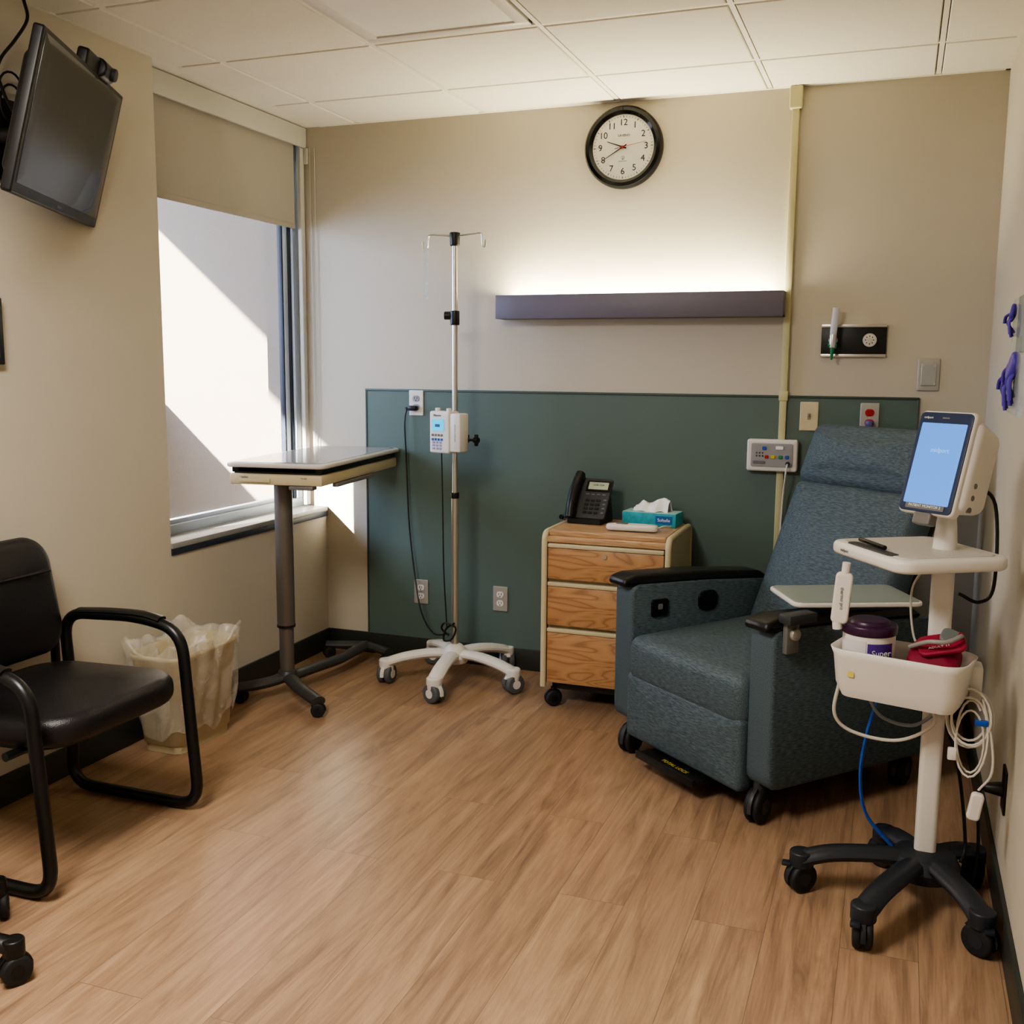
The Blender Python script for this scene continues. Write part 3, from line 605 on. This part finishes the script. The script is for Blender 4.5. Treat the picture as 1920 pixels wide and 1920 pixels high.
pts=[Vector((-.17,-.06+.045*math.cos(k*.35)*(1-.004*k),.15-.002*k+.05*math.sin(k*.35))) for k in range(40)]; tube('cable_coil',g,pts,.0035,cable_b,seg=8)
tube('cable_2',g,smoothp([Vector((-.17,-.12,.2)),Vector((-.16,-.07,.08)),Vector((-.12,-.03,.03)),Vector((-.08,-.04,-.02))]),.005,cable_b,seg=8)

# ================================================================== RECLINER
g=group('medical_recliner',(1.96,-1.05,0),-.7035)
HW=.405
for s,n in ((-1,'left'),(1,'right')):
    out=[(0.0,.12),(.74,.12),(.74,.50),(.70,.585),(.35,.615),(.02,.625),(.0,.60)]
    pp=rpath([(a,b_,0) for a,b_ in out],.05,closed=True,n=4); pp=[(p.x,p.y) for p in pp]
    prism('arm_panel_'+n,g,pp,.105,(s*(HW-.0525),0,0),(pi/2,0,pi/2),fab_m,.014)
    cp=[(-.035,.618),(.0,.612),(.3,.607),(.62,.588),(.635,.60),(.60,.622),(.3,.648),(.02,.658),(-.03,.645)]
    cpp=rpath([(a,b_,0) for a,b_ in cp],.015,closed=True,n=3); cpp=[(p.x,p.y) for p in cpp]
    prism('arm_cap_'+n,g,cpp,.1,(s*(HW-.05),0,0),(pi/2,0,pi/2),black_m,.012)
pillow('control_left',g,.075,.065,.008,.012,.003,(-HW+.107,.12,.53),(pi/2,0,pi/2),blackg_m); pillow('control_left_icon',g,.02,.02,.004,.004,.001,(-HW+.111,.12,.535),(pi/2,0,pi/2),gink_m)
pillow('control_cup',g,.09,.075,.008,.03,.003,(-HW+.107,.34,.535),(pi/2,0,pi/2),blackg_m)
W=HW*2-.215
pillow('seat_cushion',g,W,.60,.17,.045,.045,(0,.275,.375),(.03,0,0),fab_m,crown=.022,n=8)
pillow('leg_rest_panel',g,W,.235,.07,.02,.022,(0,.012,.2),FR,fab_m,crown=.012)
box('under_frame',g,(-HW+.03,.04,.11),(HW-.03,.72,.2),black_m,.01); box('rear_panel',g,(-HW+.08,.66,.15),(HW-.08,.72,.55),fab_m,.02)
ba=math.radians(23)
bl=.60; bw=.58; up=Vector((0,math.sin(ba),math.cos(ba))); nb=Vector((0,-math.cos(ba),math.sin(ba)))
base=Vector((0,.56,.40))
q=(pi/2-ba,0,0)
pillow('back_cushion',g,bw,bl,.13,.04,.045,base+up*(bl/2),q,fab_m,crown=.03,n=8)
pillow('headrest_cushion',g,bw+.01,.25,.14,.05,.055,base+up*(bl+.105),q,fab_m,crown=.03,n=8)
pillow('back_shell',g,bw-.02,.84,.05,.03,.02,base+up*.42-nb*.06,q,black_m)
for k,(x,y) in enumerate(((-.33,.03),(.335,.03),(-.32,.68),(.335,.66))): caster(g,'c%d'%k,x,y,.054,rubber_m,dgrey_m,ang=-pi/2+.35,w=.026,top=.13)
box('foot_pedal',g,(-.17,-.06,.055),(.14,.2,.07),black_m,.004); box('pedal_lip',g,(-.17,-.068,.05),(.14,-.055,.078),black_m,.004); box('pedal_rod_1',g,(-.1,.15,.06),(-.08,.3,.12),black_m); box('pedal_rod_2',g,(.08,.15,.06),(.1,.3,.12),black_m)
text('pedal_text',g,'TOTAL LOCK',.022,(0,-.03,.0705),(0,0,0),yellow_m)
RZ=Matrix.Rotation(.7035,4,'Z')
def wl(x,y,z): return RZ@Vector((x-1.96,y+1.05,z))
c=wl(2.445,-1.035,.684); pillow('side_tray',g,.40,.26,.014,.03,.005,c,(0,0,.7035+.42),white_m); pillow('side_tray_top',g,.385,.245,.002,.025,.0005,c+Vector((0,0,.0078)),(0,0,.7035+.42),tray_m)
box('tray_bracket',g,(HW-.0,.03,.55),(HW+.02,.08,.65),grey_m,.005); box('tray_hinge',g,(HW-.0,.01,.645),(HW+.05,.12,.675),dgrey_m,.006); cyl('tray_pivot',g,(HW+.02,.055,.61),(HW+.035,.055,.61),.018,plate_m,bev=.004)

# ================================================================== VITALS CART
CX,CY=2.70,-1.555
g=group('vital_signs_monitor_cart',(CX,CY,0))
ends=[(2.395,-1.63),(2.56,-1.86),(2.825,-1.79),(2.828,-1.44),(2.60,-1.40)]
navy_m=mat('navy_grey_plastic','#22262E',.42)
lathe('base_hub',g,[(0,.07),(.08,.07),(.09,.1),(.075,.128),(.045,.138),(0,.138)],(0,0,0),navy_m)
for k,(x,y) in enumerate(ends):
    e=Vector((x-CX,y-CY,0))
    tube('base_leg_%d'%k,g,smoothp([Vector((0,0,.105)),e*.35+Vector((0,0,.115)),e*.75+Vector((0,0,.11)),e+Vector((0,0,.09))],5),.032,navy_m,seg=12,flat=.65)
    cyl('leg_end_%d'%k,g,e+Vector((0,0,.07)),e+Vector((0,0,.112)),.031,navy_m,bev=.005); caster(g,'c%d'%k,e.x,e.y,.04,rubber_m,navy_m,ang=math.atan2(e.y,e.x)+.5,w=.024)
    box('brake_%d'%k,g,(e.x-.012+e.x*.12,e.y-.012+e.y*.12,.07),(e.x+.012+e.x*.12,e.y+.012+e.y*.12,.08),navy_m,.003)
pillow('column',g,.054,.044,.80,.014,.003,(0,0,.52),(0,0,.0),white_m)
yw=-2.25; rr=Vector((-math.sin(yw),math.cos(yw),0)); nn=Vector((math.cos(yw),math.sin(yw),0)); rz=math.atan2(rr.y,rr.x)
srz=-1.0; sr=Vector((math.cos(srz),math.sin(srz),0)); sn=Vector((sr.y,-sr.x,0))
sc=Vector((2.635-CX,-1.56-CY,.918)); pillow('shelf',g,.34,.31,.034,.045,.012,sc,(0,0,srz),white_m); pillow('shelf_recess',g,.29,.26,.002,.03,.0005,sc+Vector((0,0,.0175)),(0,0,srz),mat('shelf_grey','#BDB8B1',.4))
pillow('shelf_handle_slot',g,.2,.03,.004,.012,.001,sc+sn*.125+Vector((0,0,.018)),(0,0,srz),dgrey_m)
cyl('monitor_post',g,(0,0,.93),(-.0,0,1.03),.03,white_m,r2=.022)
tm=.28; mn=Vector((math.cos(yw)*math.cos(tm),math.sin(yw)*math.cos(tm),math.sin(tm))); mu_=mn.cross(rr)
qm=Matrix(((rr.x,mu_.x,mn.x),(rr.y,mu_.y,mn.y),(rr.z,mu_.z,mn.z))).to_euler()
mc=Vector((2.665-CX,-1.59-CY,1.155))
def mp_(a,b_,c): return mc+rr*a+mu_*b_+mn*c
pillow('monitor_body',g,.16,.262,.03,.015,.008,mp_(0,0,-.016),qm,white_m); pillow('monitor_housing',g,.16,.245,.12,.03,.025,mp_(.012,.0,-.07),qm,white_m,bs=.82)
pillow('monitor_bezel',g,.15,.252,.004,.012,.001,mp_(0,0,.0),qm,mat('bezel_blue','#2C3854',.3)); pillow('monitor_screen',g,.128,.205,.002,.003,.0005,mp_(0,-.004,.0025),qm,screen_m)
text('monitor_brand',g,'midport',.008,mp_(-.05,.112,.003),qm,wink_m); pillow('monitor_slot',g,.02,.004,.001,.001,.0003,mp_(0,.112,.0025),qm,gink_m)
text('screen_brand',g,'midport',.016,mp_(.005,.03,.0036),qm,mat('screen_ink','#5C86C0',.4,emis='#84B0F4',estr=1.3,var=0))
pillow('label_strip',g,.11,.016,.001,.002,.0003,mp_(-.0,-.112,.0028),qm,gink_m); text('monitor_label',g,'PATIENT MONITOR 2',.0095,mp_(-.0,-.112,.0036),qm,wink_m)
pillow('scanner_dock',g,.05,.03,.03,.006,.004,mp_(0,-.142,-.01),qm,grey_m)
for k in range(3): cyl('side_port_%d'%k,g,mp_(.08,-.1+.03*k,-.05),mp_(.088,-.1+.03*k,-.05),.007,grey_m)
bc=Vector((2.615-CX,-1.66-CY,0)); bz=-.28
bk_=loft('basket',g,[(.27,.12,.03,.565,0,0),(.30,.15,.04,.60,0,0),(.315,.165,.045,.67,0,0),(.33,.18,.05,.69,0,0)],white_m,loc=bc); bk_.rotation_euler=(0,0,bz); bk_.modifiers.new('t','SOLIDIFY').thickness=.004
RB=Matrix.Rotation(bz,3,'Z')
def bp_(x,y,z): return bc+RB@Vector((x,y,z))
pillow('warning_label',g,.016,.014,.001,.002,.0003,bp_(-.10,-.081,.63),(pi/2,0,bz),mat('label_pale_yellow','#C9BE5A',.5))
gw=group('wipes_canister',(CX+bp_(-.085,.0,0).x,CY+bp_(-.085,.0,0).y,.574),bz)
cyl('tub',gw,(0,0,0),(0,0,.155),.062,white_m,r2=.064,seg=48,bev=.006); cyl('lid',gw,(0,0,.15),(0,0,.175),.068,purple_m,seg=48,bev=.005); cyl('lid_top',gw,(0,0,.172),(0,0,.185),.052,purple_m,r2=.047,seg=48,bev=.004)
def arcpatch(name,a0,a1,z0,z1,r,m):
    n=12; vs=[];fs=[]
    for k in range(n+1):
        a=math.radians(a0+(a1-a0)*k/n)
        for z in (z0,z1): vs.append((r*math.cos(a),r*math.sin(a),z))
    for k in range(n): fs.append((2*k,2*k+2,2*k+3,2*k+1))
    me=bpy.data.meshes.new(name); me.from_pydata(vs,[],fs); obj(name,gw,me,m=m)
arcpatch('label_white',-150,-78,.03,.14,.0648,mat('label_cream','#C9C5C8',.5)); arcpatch('label_purple',-75,-15,.085,.135,.0650,plabel_m); arcpatch('label_text_band',-75,-15,.03,.08,.0648,wink_m)
text('label_word',gw,'Super',.022,(.047,-.0485,.112),(pi/2,0,.80),wink_m); text('label_word_2',gw,'Sarawipe',.012,(.047,-.0485,.07),(pi/2,0,.80),plabel_m)
for k in range(2): 
    a=math.radians(-62+28*k); cyl('label_icon_%d'%k,gw,(.0635*math.cos(a),.0635*math.sin(a),.045),(.0660*math.cos(a),.0660*math.sin(a),.045),.011,gink_m); cyl('label_icon_in_%d'%k,gw,(.0635*math.cos(a),.0635*math.sin(a),.045),(.0664*math.cos(a),.0664*math.sin(a),.045),.008,white_m)
gc=group('blood_pressure_cuff',(CX+bp_(.075,0,0).x,CY+bp_(.075,0,0).y,.64),bz-.1)
pillow('cuff_roll',gc,.12,.1,.05,.03,.02,(0,0,.04),(.5,.1,.2),crim_m,crown=.01); pillow('cuff_flap',gc,.11,.08,.012,.02,.005,(.015,0,.082),(.35,-.25,.4),mat('cuff_edge','#8A1A38',.6)); pillow('cuff_flap_2',gc,.05,.05,.01,.015,.004,(.03,.02,.098),(.5,.3,.2),mat('cuff_grey','#6A7070',.6))
text('cuff_text',gc,'ADULT 11',.011,(.02,-.03,.0835),(.35,-.25,.4),wink_m); tube('cuff_hose',gc,smoothp([(-.05,-.03,.07),(-.0,-.05,.095),(.04,-.04,.10),(.06,.0,.11),(.03,.04,.09)]),.0055,mat('cuff_hose_grey','#8B8A86',.5),seg=8)
def coil(name,c,rx,rz_,turns,m,r=.003,yaw_=0,ph=0):
    pts=[]
    for k in range(turns*20+1):
        a=2*pi*k/20+ph; t=k/(turns*20); R1=1+.18*math.sin(t*9)
        v=Vector((rx*R1*math.cos(a),.012*math.sin(t*7),rz_*R1*math.sin(a))); v=Matrix.Rotation(yaw_,3,'Z')@v; pts.append(Vector(c)+v)
    return tube(name,g,pts,r,m,seg=6)
box('cable_hook',g,(.07,-.11,.58),(.10,-.05,.67),white_m,.008)
coil('coiled_cable_1',(.075,-.13,.545),.045,.065,4,cable_w,.0032,-.2); coil('coiled_cable_2',(.08,-.14,.50),.033,.085,2,cable_w,.0028,-.4,1)
tube('sensor_lead',g,smoothp([(.10,-.14,.60),(.125,-.15,.5),(.13,-.15,.42),(.105,-.14,.37)]),.003,cable_w,seg=8); pillow('spo2_clip',g,.03,.07,.022,.01,.006,(.10,-.145,.33),(pi/2,.15,0),white_m); box('connector',g,(.03,-.15,.44),(.05,-.135,.47),white_m,.003)
box('blue_tie',g,(.085,-.155,.535),(.115,-.145,.55),blue_m,.003)
tube('loop_hose',g,smoothp([(-.23,-.1,.6),(-.24,-.08,.5),(-.19,-.06,.45),(-.08,-.05,.44),(.0,-.06,.5),(-.03,-.06,.56)]),.0045,cable_w,seg=8); tube('loop_hose_2',g,smoothp([(-.17,-.08,.58),(-.13,-.05,.5),(-.05,-.04,.48),(.01,-.05,.53)]),.0045,mat('grey_hose','#7C8288',.5),seg=8)
tube('blue_strap',g,smoothp([(-.13,.0,.56),(-.16,.02,.42),(-.17,.03,.30),(-.15,.02,.2),(-.08,.02,.12)]),.013,blue_m,seg=8,flat=.35)
tube('power_cable',g,smoothp([(.05,.02,1.1),(.11,.03,1.05),(.12,.02,.85),(.09,.03,.8),(.04,.02,.82)]),.0045,cable_b,seg=8); tube('power_cable_2',g,smoothp([(.02,.03,.5),(.07,.07,.35),(.10,.06,.15),(.09,.03,.1)]),.0045,cable_b,seg=8)
tube('white_lead',g,smoothp([(-.03,.02,.9),(-.07,.03,.82),(-.06,.03,.7),(-.03,.0,.66)]),.003,cable_w,seg=8)
q_=(pi/2,.07,0); pillow('probe_holder',g,.042,.13,.022,.012,.006,(-.235,-.12,.815),q_,white_m); cyl('probe_tip',g,(-.23,-.12,.875),(-.228,-.12,.905),.010,white_m); text('probe_text',g,'thermo pro',.012,(-.235,-.132,.815),(pi/2,pi/2,0),gink_m)
cyl('probe_tip_end',g,(-.242,-.12,.735),(-.244,-.12,.755),.012,white_m)
tube('stylus',g,[sc+sr*-.10+sn*.10+Vector((0,0,.025)),sc+sr*.03+sn*.11+Vector((0,0,.025))],.006,blackg_m,seg=10); text('shelf_brand',g,'midport',.012,sc+sn*.156+sr*-.08,(pi/2,0,srz),gink_m)

# ================================================================== GLOVE DISPENSER
g=group('glove_box_holder',(XR,-1.95,1.42))
box('holder_back',g,(-.012,-.17,-.13),(0,.17,.13),glassc_m,.003); box('holder_face',g,(-.088,-.17,-.13),(-.084,.17,.115),glassc_m,.002); box('holder_bottom',g,(-.088,-.17,-.13),(0,.17,-.125),glassc_m)
box('glove_box_upper',g,(-.08,-.15,.0),(-.014,.15,.12),mat('glove_carton_dark','#1B1B22',.6),.002); box('glove_box_lower',g,(-.08,-.15,-.12),(-.014,.15,-.005),mat('glove_carton','#C9C6C6',.6,var=.2,vscale=14),.002)
def glove(tag,x,y,z,s,sw):
    pillow('glove_palm_%s'%tag,g,.05*s,.055*s,.014*s,.02*s,.006*s,(x,y,z),(pi/2+.2,sw,pi/2),glove_m,crown=.004,n=5)
    for k in range(4):
        yy=y+(-.018+.012*k)*s; l=(.035,.045,.042,.03)[k]*s
        tube('glove_finger_%s_%d'%(tag,k),g,smoothp([(x,yy,z-.015*s),(x-.006,yy+.003*(k-1),z-.03*s),(x-.004+.004*k,yy+.005*(k-1),z-.03*s-l)],4),.0055*s,glove_m,seg=8,flat=.7)
    tube('glove_thumb_%s'%tag,g,smoothp([(x,y+.018*s,z+.0*s),(x-.01,y+.035*s,z-.01*s),(x-.012,y+.04*s,z-.03*s)],4),.006*s,glove_m,seg=8,flat=.7)
glove('a',-.095,.12,-.05,1.0,.2); glove('b',-.092,.05,-.03,1.1,-.3); glove('c',-.093,.13,.085,.7,.5)
# ================================================================== LIGHT / WORLD / CAMERA
s=bpy.data.lights.new('sun','SUN'); s.energy=70; s.angle=.009; s.color=(1,.95,.88)
so=bpy.data.objects.new('sun',s); COL.objects.link(so); so.rotation_euler=Vector((.3,1,-.262)).to_track_quat('-Z','Y').to_euler()
w=bpy.data.worlds.new('world'); bpy.context.scene.world=w; w.use_nodes=True
bg=w.node_tree.nodes['Background']; bg.inputs[0].default_value=(.56,.69,1,1); bg.inputs[1].default_value=14
p=area('window_portal',(-.22,-.575,1.55),(0,-pi/2,0),1.6,1.1,1,(1,1,1)); p.data.cycles.is_portal=True
try: bpy.context.scene.view_settings.look='AgX - Medium High Contrast'
except Exception as ex: print('look',ex)
cd=bpy.data.cameras.new('camera'); cam=bpy.data.objects.new('camera',cd); COL.objects.link(cam)
X=Vector((.9368,.3497,.0073)); D=Vector((-.3453,.9279,-.1407)); D.normalize(); X=(X-D*X.dot(D)).normalized(); U=X.cross(D)
cam.matrix_world=Matrix(((X.x,U.x,-D.x,2.572),(X.y,U.y,-D.y,-4.335),(X.z,U.z,-D.z,1.385),(0,0,0,1)))
cd.sensor_width=36; cd.lens=36*1937/1920; cd.clip_start=.02
bpy.context.scene.camera=cam
